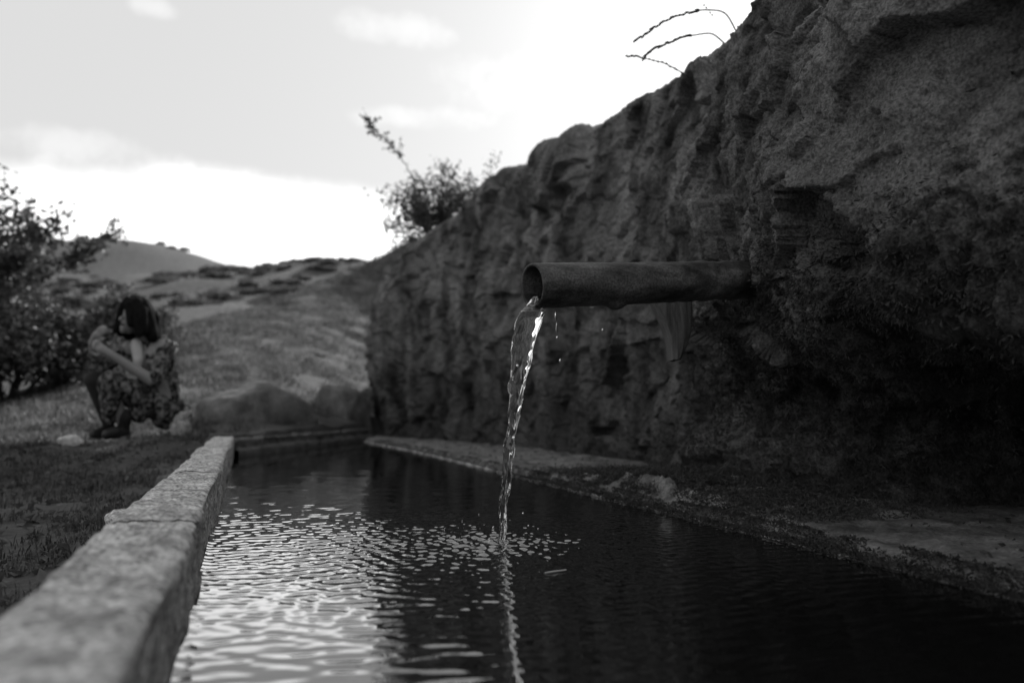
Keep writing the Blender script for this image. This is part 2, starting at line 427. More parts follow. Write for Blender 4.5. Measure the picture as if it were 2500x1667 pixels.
def rock_moss():
    rng = np.random.default_rng(3)
    P = RP.reshape(-1, 3); N = RN.reshape(-1, 3)
    w = (sstep(.85, .35, P[:, 2]) * sstep(2.9, 2.0, P[:, 1]) * (P[:, 1] > .4)
         + .55 * sstep(.25, .08, P[:, 2]) * (P[:, 1] > .4) * sstep(7.5, 4, P[:, 1]))
    w *= (.15 + sstep(-.25, .1, fbm(P * 4.5, 3, 140))) * (P[:, 2] > 0)
    w += .25 * sstep(.9, .6, P[:, 2]) * sstep(2.3, 1.5, P[:, 1]) * (P[:, 1] > .4) * (P[:, 2] > 0) * sstep(.15, .35, fbm(P * 7, 2, 150))
    idx = rng.choice(len(P), 75000, p=w / w.sum())  # moss thickened over the low recess to stand in for its deep shade
    C = P[idx] + N[idx] * -.001 + rng.normal(0, .003, (len(idx), 3))
    up = N[idx] * .8 + np.array([0, 0, -.35])
    V, F = leaf_quads(C, .013, rng, .3, .38, up)
    o = np_mesh('moss', V, F, M['moss'], rock, False)
    tag(o, kind='stuff')
    # mossy litter over the low mound on the ledge
    n = 60000
    x = 1.25 + np.abs(rng.normal(0, .26, n)); y = rng.normal(2.2, .42, n)
    ok = (x < 1.95) & (y > 1.45) & (y < 3.2) & (fbm(v3(x * 9, y * 9, 3.), 2, 160) > -.28)
    C = v3(x[ok], y[ok], .04 + .05 * np.exp(-((y[ok] - 2.25) / .5) ** 2) * sstep(1.24, 1.34, x[ok]) + rng.normal(0, .008, ok.sum()))
    V, F = leaf_quads(C, .011, rng, .1, .4)
    tag(np_mesh('mossy_litter', V, F, M['moss'], rock, False), kind='stuff')
    # wispy roots trailing off the low mound onto the ledge
    polys = []
    for i in range(260):
        y = rng.uniform(1.55, 3.0); x = rng.uniform(1.26, 1.6); a = rng.uniform(0, 6.28); L = rng.uniform(.03, .10)
        t = np.linspace(0, 1, 5)
        pts = v3(x + np.cos(a) * L * t, y + np.sin(a) * L * t, .04 + .025 * np.sin(t * 3.1) * rng.uniform(.3, 1.5)) + rng.normal(0, .004, (5, 3))
        polys.append((pts, np.full(5, rng.uniform(.0006, .0016))))
    V, F = tubes(polys, 3)
    tag(np_mesh('rootlets', V, F, M['moss'], rock), kind='stuff')
rock_moss()

# ------------------------------------------------------------------ trough: coping stones, end wall, ledge, waterline crust
trough = empty('water_trough', (-.07, 0, 0))
tag(trough, 'long weathered concrete water trough below the rock face', 'water trough')
def world_child(o, parent):
    o.parent = parent
    o.matrix_parent_inverse = parent.matrix_basis.inverted()
    return o
def coping(y0, y1, dz, seed):
    nu = max(40, int((y1 - y0) / .012)); ring = []
    # cross-section outline, inner foot -> inner edge -> outer edge -> outer foot
    xs = np.concatenate([np.full(26, -.07), -.07 - .131 * np.linspace(0, 1, 46), np.full(26, -.201)])
    zs = np.concatenate([np.linspace(-.2, .122, 26), np.full(46, .134), np.linspace(.122, -.2, 26)])
    r = .010
    t = np.linspace(0, 1, 46)
    zs[26:72] -= r * (np.exp(-t / .05) + np.exp(-(1 - t) / .05))
    yy = np.linspace(y0 + .0002, y1 - .0002, nu)
    ends = np.exp(-(yy - y0) / .006) + np.exp(-(y1 - yy) / .006)
    P = v3(xs[None, :] + 0 * yy[:, None], yy[:, None] + 0 * xs[None], zs[None, :] + 0 * yy[:, None])
    toplike = np.clip((P[..., 2] + .02) / .13, 0, 1)
    P[..., 2] += (dz - .0005 * ends[:, None] + .010 * noise(v3(yy * 3.2, 7.7, 0.), 14)[:, None]) * toplike
    q = P * 1.0
    n = .008 * noise(q * 6, 5) + .006 * fbm(q * 17, 3, 9) + .0018 * noise(q * 90, 12) + .0012 * noise(q * 170, 13)
    side = np.zeros(len(xs)); side[:26] = 1; side[72:] = -1
    topm = 1 - np.abs(side)
    P[..., 0] += n * side[None] + .010 * noise(v3(yy * 2.3, 4.4, 1.), 77)[:, None] * (np.abs(side)[None] + 1)/2
    P[..., 2] += n * topm[None]
    o = np_mesh('coping_stone', P, grid_faces(*P.shape[:2]), M['concrete'])
    # close the two ends
    return world_child(o, trough)
cuts = [-.9, .02, .86, 1.32, 1.62, 2.35, 3.1, 4.2, 5.35]
dzs = [0, .0, -.001, .001, -.001, .001, -.001, 0]
for i in range(len(cuts) - 1): coping(cuts[i], cuts[i + 1], dzs[i], i + 1)

def strip_wall(name, A, B, thick, z0, z1, mat, seed, step_out=None):
    A = np.array(A, float); B = np.array(B, float); d = B - A; L = np.linalg.norm(d); d /= L; nrm = np.array([-d[1], d[0]])
    nu = int(L / .02) + 2; u = np.linspace(0, L, nu)
    prof = [(0, z0)] + [(0, z) for z in np.linspace(z0 + .02, z1 - .01, 14)]
    if step_out: prof = [(-step_out[0], z0)] + [(-step_out[0], z) for z in np.linspace(z0 + .02, step_out[1], 8)] + [(0, step_out[1] + .004)] + [(0, z) for z in np.linspace(step_out[1] + .02, z1 - .01, 8)]
    prof += [(x, z1) for x in np.linspace(.01, thick - .01, 10)] + [(thick, z) for z in np.linspace(z1 - .01, z0, 8)]
    prof = np.array(prof)
    P = v3(A[0] + d[0] * u[:, None] + nrm[0] * prof[None, :, 0], A[1] + d[1] * u[:, None] + nrm[1] * prof[None, :, 0], prof[None, :, 1] + 0 * u[:, None])
    n = .012 * fbm(P * 9 + seed, 4, seed)
    P[..., 0] += nrm[0] * n; P[..., 1] += nrm[1] * n; P[..., 2] += n
    return world_child(np_mesh(name, P, grid_faces(*P.shape[:2]), mat), trough)
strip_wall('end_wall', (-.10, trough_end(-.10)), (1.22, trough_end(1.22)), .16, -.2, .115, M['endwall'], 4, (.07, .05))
strip_wall('end_wall', (1.35, -.82), (-.12, -.82), .14, -.2, .13, M['concrete'], 8)

def ledge():
    ys = np.concatenate([np.arange(-.9, .6, .04), np.arange(.6, 4, .012), np.arange(4, 8.4, .03)])
    prof = np.array([(-.012, -.2), (-.012, -.05), (-.008, -.01), (.0, .004), (.012, .003), (.026, .004), (.034, .012), (.04, .021), (.05, .027), (.065, .030)] + [(x, .031) for x in np.arange(.075, .9, .012)] + [(x, .032) for x in np.arange(.9, 1.3, .05)])
    P = v3(right_edge(ys)[:, None] + prof[None, :, 0], ys[:, None] + 0 * prof[None, :, 0], prof[None, :, 1] + 0 * ys[:, None])
    topw = sstep(.02, .06, prof[:, 0])[None]
    n = fbm(P * 5, 4, 33); n2 = fbm(P * 26, 3, 37)
    P[..., 2] += topw * (.010 * n + .004 * n2)
    # low litter ridge between the two clean parts of the shelf
    m = np.exp(-((P[..., 1] - 2.25) / .55) ** 2) * sstep(.03, .10, prof[:, 0])[None] * sstep(.75, .3, prof[:, 0])[None]
    P[..., 2] += m * (.045 + .03 * fbm(P * 14, 3, 44) + .012 * fbm(P * 45, 2, 45))
    P[..., 0] += (.012 * noise(P * np.array([0, 7, 0]) + 2, 38) + .006 * noise(P * 30, 39)) * sstep(.02, .04, prof[:, 0])[None] * (1 - sstep(.08, .3, prof[:, 0]))[None]
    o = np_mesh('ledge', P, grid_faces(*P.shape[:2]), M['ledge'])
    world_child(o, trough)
    y2 = np.arange(1.12, 7.5, .012)
    w = .0004 + .0062 * np.clip(fbm(v3(y2 * 9, 1., 2.), 4, 46, gain=.7) + .30, 0, 1) * (.25 + .75 * sstep(1.1, 2.2, y2))
    pts = v3(right_edge(y2) - .002 + .006 * fbm(v3(y2 * 6, 3., 1.), 3, 47), y2, .0035 + .002 * noise(v3(y2 * 20, 5., 1.), 48))
    V, F = tubes([(pts, w)], 7)
    world_child(np_mesh('waterline_crust', V, F, M['crust']), trough)
ledge()

def ledge_debris_and_shade():
    rng = np.random.default_rng(91)
    n = 420
    y = np.r_[rng.uniform(.6, 1.9, n // 2), rng.uniform(2.6, 6.5, n // 2)]; x = 1.27 + rng.beta(1.2, 1.2, n) * .7
    C = v3(x, y, .036 + rng.uniform(0, .004, n))
    V, F = leaf_quads(C, .018, rng, 0, .5, np.stack([rng.normal(size=n), rng.normal(size=n), rng.normal(0, .2, n)], 1))
    # fringe of dark leaves added along the ledge step as painted shade
    k = 22000; y = np.r_[rng.uniform(.5, 3.2, k * 3 // 4), rng.uniform(3.2, 7, k // 4)]; u = rng.uniform(0, 1, k)
    q = fbm(v3(y * 6, u, 4.), 3, 93)
    ok = u < .75 + .9 * q
    C2 = v3((right_edge(y) + .016 + .045 * u)[ok], y[ok], (.005 + .030 * sstep(0, .6, u))[ok])
    k3 = 10000; y3 = .5 + 3.2 * rng.beta(1, 1.7, k3); C2 = np.concatenate([C2, v3(right_edge(y3) + rng.uniform(-.014, .03, k3), y3, .004 + rng.uniform(0, .004, k3))])  # more dark leaves, added only to darken the pale lip
    V2, F2 = leaf_quads(C2, .009, rng, .3, .45, np.array([-.5, 0, .3]))
    F = np.concatenate([F, F2 + len(V)]); V = np.concatenate([V, V2])
    o = np_mesh('debris_and_step_shade', V, F, M['moss'], None, False); tag(o, kind='stuff'); world_child(o, trough)
ledge_debris_and_shade()

# ------------------------------------------------------------------ water in the trough, with ripples spreading from the falling stream
LAND = np.array([.581, 1.699])
def water():
    xs = np.arange(-.10, 1.215, .0038)
    ys = [-.85]
    while ys[-1] < 7.9:
        y = ys[-1]; ys.append(y + (.03 if y < .45 else .0036 + .0035 * max(0, y - 1.7)))
    ys = np.array(ys)
    X, Y = np.meshgrid(xs, ys, indexing='ij')
    r = np.hypot(X - LAND[0], Y - LAND[1])
    wob = .04 * noise(v3(X * 1.6, Y * 1.6, .5), 101)
    rr = r + wob
    rng = np.random.default_rng(11)
    h = np.zeros_like(X)
    # rings
    for lam, amp in ((.048, .00030), (.034, .00022), (.024, .00010)):
        h += amp * np.sin(2 * np.pi * rr / lam + rng.uniform(0, 6)) * np.exp(-rr / 1.5) * sstep(.0, .08, rr) * (.55 + .9 * (noise(v3(X * 4, Y * 4, lam * 90), 103) + .3))
    # chop close to the stream
    env = 1.8 * np.exp(-(r / .28) ** 1.2) + .06 * np.exp(-(r / .8) ** 2)
    for k in range(46):
        a = rng.uniform(0, 2 * np.pi); lam = rng.uniform(.011, .042)
        h += .00024 * (lam / .04) * env * np.sin(2 * np.pi * (X * np.cos(a) + Y * np.sin(a)) / lam + rng.uniform(0, 6.28))
    # weak wind ripple and waves thrown back by the walls
    for k in range(26):
        a = rng.normal(1.5, .16); lam = rng.uniform(.018, .05)
        h += .000045 * (lam / .04) * np.sin(2 * np.pi * (X * np.cos(a) + Y * np.sin(a)) / lam + rng.uniform(0, 6.28))
    h += .0022 * np.exp(-(r / .018) ** 2) + .006 * np.exp(-((r - .028) / .012) ** 2) * np.clip(fbm(v3(X * 55, Y * 55, 2.), 2, 107) + .1, -.2, 1)
    h += .004 * np.exp(-np.abs(X + .075) / .008)          # meniscus on the coping
    o = np_mesh('water', v3(X, Y, h), grid_faces(len(xs), len(ys)), M['water'])
    tag(o, kind='structure')
water()

# ------------------------------------------------------------------ spout pipe
PO = np.array([.650, 1.668, .612]); PI = np.array([1.30, 1.775, .682])
def pipe():
    ax = (PI - PO) / np.linalg.norm(PI - PO); L = np.linalg.norm(PI - PO) + .55
    e1 = np.cross(ax, [0, 0, 1]); e1 /= np.linalg.norm(e1); e2 = np.cross(e1, ax)
    n = 72; th = np.linspace(0, 2 * np.pi, n, endpoint=False)
    prof = [(.5, .0475), (.25, .0475), (.06, .0475), (.004, .0477), (.0012, .0485), (0, .050), (0, .0525), (.0012, .0545), (.004, .0553)] + [(t, .0555) for t in np.arange(.012, L, .008)]
    prof = np.array(prof)
    P = (PO + ax * prof[:, :1])[:, None] + prof[:, 1][:, None, None] * (np.cos(th)[None, :, None] * e1 + np.sin(th)[None, :, None] * e2)
    out = (np.cos(th)[None, :, None] * e1 + np.sin(th)[None, :, None] * e2) + 0 * P
    d = .0016 * fbm(P * 16, 3, 120) + .0006 * noise(P * 120, 121) + .004 * sstep(.3, .55, prof[:, 0])[:, None] * fbm(P * 30, 3, 123)
    # rust nub under the pipe
    bot = np.sin(th)[None]; nub = np.exp(-((prof[:, 0][:, None] - .25) / .022) ** 2) * sstep(-.85, -1, bot)
    d = d + .014 * nub
    d[:9] *= .3
    P = P + out * d[..., None]
    o = np_mesh('spout_pipe', (P - PO), grid_faces(len(prof), n, True), M['pipe'])
    o.location = PO
    tag(o, 'dark rusty metal spout pipe jutting from the rock face over the trough', 'pipe')
pipe()

# tapered slab with vertical grain under the pipe
def wedge():
    c = np.array([1.30, 2.06, .0])
    r = np.array([.9415, -.337, 0]); f = np.array([.337, .9415, 0])
    nz, nx = 40, 22
    rows = []
    zz = np.linspace(.47, .675, nz); t = np.linspace(0, 1, nz)
    hw = .012 + .05 * t; cxo = .012 * np.sin(t * 4)
    u = np.linspace(-1, 1, nx)
    front = c + r * (cxo[:, None] + hw[:, None] * u[None])[..., None] - f * (.022 + .010 * (1 - u[None] ** 2) + .006 * noise(v3(u[None] * 7 + 0 * zz[:, None], zz[:, None] * 2, 1.), 8))[..., None]
    front[..., 2] = zz[:, None]
    backp = front + f * .11
    ring = np.concatenate([front, backp[:, ::-1]], 1)
    V = ring.reshape(-1, 3); F = grid_faces(nz, 2 * nx, True)
    o = np_mesh('wedge', V - np.array([c[0], c[1], .47]), F, M['wood'])
    o.location = (c[0], c[1], .47)
    tag(o, 'tapered grained slab wedged upright beneath the spout pipe', 'wedge')
wedge()

# ------------------------------------------------------------------ falling stream and drops
def stream():
    n, m = 420, 40
    t = np.linspace(0, 1, n)
    z0 = .568
    start = np.array([.672, 1.672]); 
    zz = z0 * (1 - t ** 1.0) - .004
    fall = np.sqrt(np.clip((z0 - zz) / z0, 0, 1))
    cx = start[0] + (LAND[0] - start[0]) * fall; cy = start[1] + (LAND[1] - start[1]) * fall
    # begin inside the pipe: first points run along the pipe floor
    k = 26
    lead = np.linspace(0, 1, k)
    lx = .80 - (.80 - .655) * lead; ly = 1.6925 - (1.6925 - 1.668) * lead; lz = .586 - .012 * lead - .004 * lead ** 3
    cx = np.r_[lx, cx]; cy = np.r_[ly, cy]; zz = np.r_[lz, zz]
    tt = np.r_[np.zeros(k), t]
    w = np.interp(tt, [0, .02, .08, .25, .45, .65, .85, 1], [.033, .033, .031, .023, .016, .012, .009, .0085])
    d = np.interp(tt, [0, .05, .2, .45, .7, 1], [.010, .018, .020, .015, .012, .009])
    tw = np.interp(tt, [0, .3, 1], [.25, .9, 4.2])
    th = np.linspace(0, 2 * np.pi, m, endpoint=False)
    # two thick edge strands joined by a thin web
    ca, sa = np.cos(th), np.sin(th)
    web = np.interp(tt, [0, .03, .1, .5, .75, 1], [1, .95, .8, .75, .9, 1])
    thick = (web[:, None] + (1 - web[:, None]) * np.abs(ca)[None] ** 1.5)
    A = w[:, None] * ca[None]; B = d[:, None] * sa[None] * thick
    rp = noise(v3(tt[:, None] * 8, ca[None] * 1.6, sa[None] * 1.6), 130) * .34 + noise(v3(tt[:, None] * 22, ca[None] * 2.5, sa[None] * 2.5), 131) * .22
    grow = (.25 + .75 * sstep(0, .35, tt))[:, None] * sstep(0, .05, tt)[:, None]
    A *= 1 + rp * grow; B *= 1 + 1.6 * rp * grow
    e1 = np.array([.55, -.83]); e1 = e1 / np.linalg.norm(e1)
    ang = np.arctan2(e1[1], e1[0]) + tw
    # across the stream (horizontal) and through it
    ax_, ay_ = np.cos(ang)[:, None], np.sin(ang)[:, None]
    X = cx[:, None] + A * ax_ - B * ay_; Y = cy[:, None] + A * ay_ + B * ax_
    Zs = zz[:, None] + 0 * X
    lead_m = (np.arange(n + k) < k)[:, None]
    X = np.where(lead_m, cx[:, None] + 0 * A, X); Y = np.where(lead_m, cy[:, None] - A * .9, Y); Zs = np.where(lead_m, zz[:, None] + B + .006, Zs)
    P = v3(X, Y, Zs)
    P[k:k + 10] = P[k - 1][None] * (1 - np.linspace(0, 1, 10))[:, None, None] + P[k + 10][None] * np.linspace(0, 1, 10)[:, None, None]
    P += .0018 * np.stack([noise(v3(tt * 9, 1., j), 140) for j in range(3)], -1)[:, None] * sstep(.05, .3, tt)[:, None, None] * 3
    base = np.array([LAND[0], LAND[1], 0])
    o = np_mesh('water_stream', P - base, grid_faces(n + k, m, True), M['stream'])
    o.location = base
    tag(o, 'clear twisting stream of water falling from the pipe into the trough', 'water stream')
stream()
def drop(loc, r, ln, label, group='drops falling from the pipe'):
    u = np.linspace(0, np.pi, 13); th = np.linspace(0, 2 * np.pi, 14, endpoint=False)
    zz = -np.cos(u) * ln; rad = r * np.sin(u) * (1 - .35 * (zz / ln))
    V = v3(rad[:, None] * np.cos(th), rad[:, None] * np.sin(th), zz[:, None] + 0 * th)
    o = np_mesh('water_drop', V, grid_faces(13, 14, True), M['stream'])
    o.location = loc
    tag(o, label, 'water drop', group)
drop((.718, 1.68, .542), .0024, .011, 'long water drop hanging just under the lip of the pipe')
drop((.720, 1.68, .512), .0020, .014, 'thin streak of water below the long hanging drop')
drop((.722, 1.68, .489), .0032, .0034, 'round water drop falling below the thin streak')
drop((.730, 1.68, .432), .0034, .0042, 'lowest single water drop falling beside the stream')
drop((.858, 1.70, .515), .0030, .0034, 'single water drop under the rust lump of the pipe')

rs = np.random.default_rng(5)
for k in range(9):
    a_ = rs.uniform(0, 6.28); q_ = rs.uniform(.03, .16)
    drop((LAND[0] + q_ * math.cos(a_), LAND[1] + q_ * math.sin(a_), rs.uniform(.012, .075)), rs.uniform(.0014, .0028), rs.uniform(.002, .004), 'tiny splash drop in the air round the foot of the stream', 'splash drops round the stream')
def twig():
    t = np.linspace(0, 1, 6)
    V, F = tubes([(v3(-.024 + .048 * t, -.004 + .008 * t + .002 * np.sin(t * 5), .0 + .002 * t), np.linspace(.0022, .0014, 6))], 5)
    o = np_mesh('floating_twig', V, F, M['crust']); o.location = (.568, 1.339, .001)
    tag(o, 'pale short twig floating on the dark trough water', 'twig')
twig()

# ------------------------------------------------------------------ boulders and small stones
def stone(name, loc, size, rz, seed, label, mat=None, group=None, cat='boulder', res=44, planes=13, amp=.09, cut=None):
    rng = np.random.default_rng(seed)
    u = np.linspace(.02, np.pi - .02, res); th = np.linspace(0, 2 * np.pi, res * 2, endpoint=False)
    D = v3(np.sin(u)[:, None] * np.cos(th), np.sin(u)[:, None] * np.sin(th), np.cos(u)[:, None] + 0 * th)
    nn = rng.normal(size=(planes, 3)); nn /= np.linalg.norm(nn, axis=1)[:, None]; off = rng.uniform(.55, .92, planes)
    if cut is not None:
        cut = np.array(cut, float); nn = cut[:, :3] / np.linalg.norm(cut[:, :3], axis=1)[:, None]; off = cut[:, 3]; planes = len(cut)
    r = np.full(D.shape[:2], 1.05)
    for k in range(planes):
        c = D @ nn[k]; q = np.where(c > .05, off[k] / np.maximum(c, .05), 9)
        r = -np.log(np.exp(-r * 55) + np.exp(-np.minimum(q, 5) * 55)) / 55
    P = D * r[..., None]
    P = P * (1 + amp * fbm(P * 2.2 + seed, 4, seed)[..., None] + .25 * amp * fbm(P * 9 + seed, 3, seed + 5)[..., None]) * np.array(size) / 2
    o = np_mesh(name, P, grid_faces(*P.shape[:2], True), mat or M['boulder'])
    o.location = loc; o.rotation_euler = (0, 0, rz)
    tag(o, label, cat, group)
    return o
stone('boulder', (.13, 6.74, .27), (1.10, .64, .92), math.radians(24), 23, 'big flat-topped boulder lying across the far end of the trough', amp=.07,
      cut=[(-.32, -.1, .9, .50), (.42, -.12, .85, .56), (-1, -.25, .15, .80), (-.35, -.85, .25, .62), (.45, -.8, .05, .66), (1, .05, .35, .80), (.1, 1, .2, .7), (-.6, -.35, .6, .66), (0, -.5, -.8, .55), (.15, -.65, .75, .62)])
stone('boulder', (1.0, 8.0, .24), (.68, .55, .9), .3, 8, 'smaller dark boulder wedged between the big boulder and the rock face', amp=.07,
      cut=[(.1, -.15, .95, .62), (-.8, -.5, .3, .66), (.5, -.85, .1, .62), (-.2, -.7, .6, .70), (1, 0, .2, .75), (0, 1, .1, .7), (.6, -.2, .75, .7)])
stone('stone', (-.97, 5.1, ground_z(-.97, 5.1) + .02), (.17, .13, .08), .4, 12, 'pale fist-sized stone in the grass before the crouching person', M['crust'], cat='stone', res=20)
stone('stone', (-.30, 3.55, ground_z(-.3, 3.55) + .02), (.14, .2, .1), .9, 17, 'dark stone against the outer side of the coping', cat='stone', res=20)
stone('stone', (-.27, 2.05, ground_z(-.27, 2.05) + .05), (.10, .22, .10), .1, 19, 'smooth narrow stone leaning on the outer side of the coping', M['concrete'], cat='stone', res=20)

# ------------------------------------------------------------------ grass, litter
def blades(name, pts, lmin, lmax, width, mat, seed, lean=.5):
    rng = np.random.default_rng(seed)
    n = len(pts)
    a = rng.uniform(0, 2 * np.pi, n); L = rng.uniform(lmin, lmax, n); ln = rng.uniform(.1, lean, n) * L
    d = np.stack([np.cos(a), np.sin(a), 0 * a], 1); w = np.stack([-np.sin(a), np.cos(a), 0 * a], 1) * (width * rng.uniform(.6, 1.3, n))[:, None] * .5
    up = np.array([0, 0, 1.])
    mid = pts + d * (ln * .35)[:, None] + up * (L * .6)[:, None]
    tip = pts + d * ln[:, None] + up * (L * (1 - .35 * ln / L))[:, None]
    V = np.stack([pts - w, pts + w, mid - w * .8, mid + w * .8, tip], 1).reshape(-1, 3)
    b = np.arange(n)[:, None] * 5
    F = np.concatenate([b + [0, 1, 3], b + [0, 3, 2], b + [2, 3, 4]])
    return np_mesh(name, V, F, mat, None, False)
def scatter(n, x0, x1, y0, y1, seed, clump=3.0, thr=-.15):
    rng = np.random.default_rng(seed)
    x = rng.uniform(x0, x1, n * 3); y = rng.uniform(y0, y1, n * 3)
    q = fbm(v3(x * clump, y * clump, seed * 1.), 2, seed)
    ok = (q > thr + rng.uniform(-.25, .25, len(q))) & ~((x > -.205) & (y < trough_end(x) + .17) & (y < 8.4)) & ~((x > face_x(np.clip(y, -2.6, 8.3)) - .05) & (y < 8.5))
    ok &= ~(np.hypot(x + .72, y - 5.25) < .40)
    ok &= ~((x > -.22) & (x < 1.5) & (y < trough_end(x) + .55) & (y < 8.6))
    x, y = x[ok][:n], y[ok][:n]
    return v3(x, y, ground_z(x, y) - .006)
tag(blades('short_grass', scatter(60000, -3.2, -.2, .6, 6.6, 21, 2.5, -.02), .015, .055, .0045, M['shaded_shortgrass'], 31, 1.4), kind='stuff')
tag(blades('grass', scatter(130000, -5.5, 5.0, 5.2, 19.5, 22, 2.2, -.14), .025, .085, .009, M['grass'], 32, 1.0), kind='stuff')
tag(blades('dry_grass', scatter(6000, -5.5, 4.5, 6.4, 18.5, 23, 1.2, .12), .06, .18, .005, M['drygrass'], 33, .9), kind='stuff')
tag(blades('bank_grass', scatter(6000, -5.5, 7, 18, 24, 24, .8, -.3), .08, .25, .02, M['grass'], 34, .9), kind='stuff')
def litter():
    rng = np.random.default_rng(41)
    x = rng.uniform(-2.6, -.22, 5200); y = rng.uniform(.5, 6, 5200)
    C = v3(x, y, ground_z(x, y) + .006)
    V, F = leaf_quads(C, .035, rng, 0, .6, np.stack([rng.normal(size=5200), rng.normal(size=5200), rng.normal(0, .15, 5200)], 1))
    tag(np_mesh('leaf_litter', V, F, M['leaf'], None, False), kind='stuff')
litter()

# ------------------------------------------------------------------ bushes and trees
def grow(rng, base, direc, length, r0, depth, polys, tips, wander=.25, split=(2, 4)):
    n = 7; pts = [np.array(base, float)]; d = np.array(direc, float); d /= np.linalg.norm(d)
    for i in range(n - 1):
        d = d + rng.normal(0, wander * .45, 3) + np.array([0, 0, .02]); d /= np.linalg.norm(d)
        pts.append(pts[-1] + d * length / (n - 1))
    pts = np.array(pts)
    polys.append((pts, np.linspace(r0, r0 * .45, n)))
    if depth == 0:
        tips.append(pts); return
    for k in range(rng.integers(split[0], split[1] + 1)):
        i = rng.integers(2, n); dd = d + rng.normal(0, .75, 3); dd[2] += .15
        grow(rng, pts[i], dd, length * rng.uniform(.5, .75), r0 * .5, depth - 1, polys, tips, wander, split)
    tips.append(pts[3:])
def plant(name, base, stems, height, spread, leaf, nleaf, seed, label, cat, group=None, depth=3, bias=(0, 0, 0), r0=.03, mat='leaf', jit=.05, split=(2, 4), trunk=('stem', 'foliage')):
    rng = np.random.default_rng(seed)
    polys, tips = [], []
    for k in range(stems):
        a = rng.uniform(0, 2 * np.pi)
        d = np.array([np.cos(a) * spread, np.sin(a) * spread, 1.]) + np.array(bias)
        grow(rng, np.array([np.cos(a), np.sin(a), 0]) * .04 * spread * height, d, height * rng.uniform(.4, .6), r0 * rng.uniform(.7, 1), depth, polys, tips, .3, split)
    root = empty(name, base)
    V, F = tubes(polys, 5)
    np_mesh(trunk[0], V, F, M['bark'], root)
    T = np.concatenate([np.array([p[rng.integers(0, len(p))] * (1 - f) + p[min(len(p) - 1, rng.integers(0, len(p)))] * f for f in rng.uniform(0, 1, max(2, nleaf // len(tips)))]) for p in tips])
    T = T + rng.normal(0, jit, T.shape)
    V, F = leaf_quads(T, leaf, rng, .2, .6)
    np_mesh(trunk[1], V, F, M[mat], root, False)
    tag(root, label, cat, group)
    return root
def gz(x, y): return float(ground_z(x, y))
plant('tree', (-2.75, 9.5, gz(-2.75, 9.5) - .05), 6, 3.15, .10, .075, 13000, 51, 'sparse leafy tree standing tallest behind the dark bushes', 'tree', depth=3, r0=.04, trunk=('trunk', 'crown'))
plant('bush', (-2.3, 8.9, gz(-2.3, 8.9) - .05), 10, 1.5, .9, .06, 9000, 52, 'dense dark bush at the foot of the sparse leafy tree', 'bush', depth=2, jit=.09)
plant('bush', (-1.75, 9.3, gz(-1.75, 9.3) - .05), 8, 1.15, .7, .06, 8500, 53, 'dark bush with upright twigs between the leafy tree and the crouching person', 'bush', depth=2, jit=.08)
plant('bush', (-3.1, 8.6, gz(-3.1, 8.6) - .05), 8, 1.7, .9, .06, 7000, 54, 'broad dark bush on the downhill side of the leafy tree', 'bush', depth=2, jit=.09)
plant('bush', (-1.25, 10.3, gz(-1.25, 10.3) - .05), 7, .8, .9, .055, 4500, 55, 'low bush on the slope behind the crouching person', 'bush', depth=2, jit=.08)
plant('shrub', (1.98, 7.85, 2.06), 14, .95, .62, .042, 5200, 56, 'leafy shrub growing on top of the far end of the rock face', 'shrub', depth=2, bias=(-.25, 0, 0), r0=.014, jit=.05)
def long_branch():
    rng = np.random.default_rng(57)
    root = empty('bramble_branch', (1.80, 7.85, 2.25))
    root.scale = (.92, .92, .92)
    ctl = np.array([(0, 0, 0), (-.10, -.02, .35), (-.20, -.05, .72), (-.42, -.1, .98), (-.62, -.14, 1.12), (-.78, -.18, 1.30)])
    t = np.linspace(0, 5, 30); pts = np.stack([np.interp(t, range(6), ctl[:, j]) for j in range(3)], 1) + rng.normal(0, .008, (30, 3))
    polys = [(pts, np.linspace(.012, .004, 30))]; tips = [pts[17:]]
    for k in range(16):
        i = rng.integers(16, 29); d = rng.normal(0, 1, 3); d[0] -= .3; d /= np.linalg.norm(d)
        tw = pts[i] + d * np.linspace(0, rng.uniform(.06, .2), 4)[:, None]
        polys.append((tw, np.linspace(.004, .002, 4))); tips.append(tw)
    V, F = tubes(polys, 4); np_mesh('stem', V, F, M['bark'], root)
    C = np.concatenate([p[rng.integers(0, len(p), 11)] for p in tips]); C = C + rng.normal(0, .012, C.shape)
    V, F = leaf_quads(C, .05, rng, .2, .6); np_mesh('foliage', V, F, M['leaf'], root, False)
    tag(root, 'long thin branch arching up out of the shrub against the sky', 'branch')
long_branch()
plant('shrub', (2.2, 7.5, 2.25), 7, .85, .35, .035, 1500, 58, 'thin wispy shrub beside the leafy one on the rock top', 'shrub', depth=2, r0=.008, jit=.03)

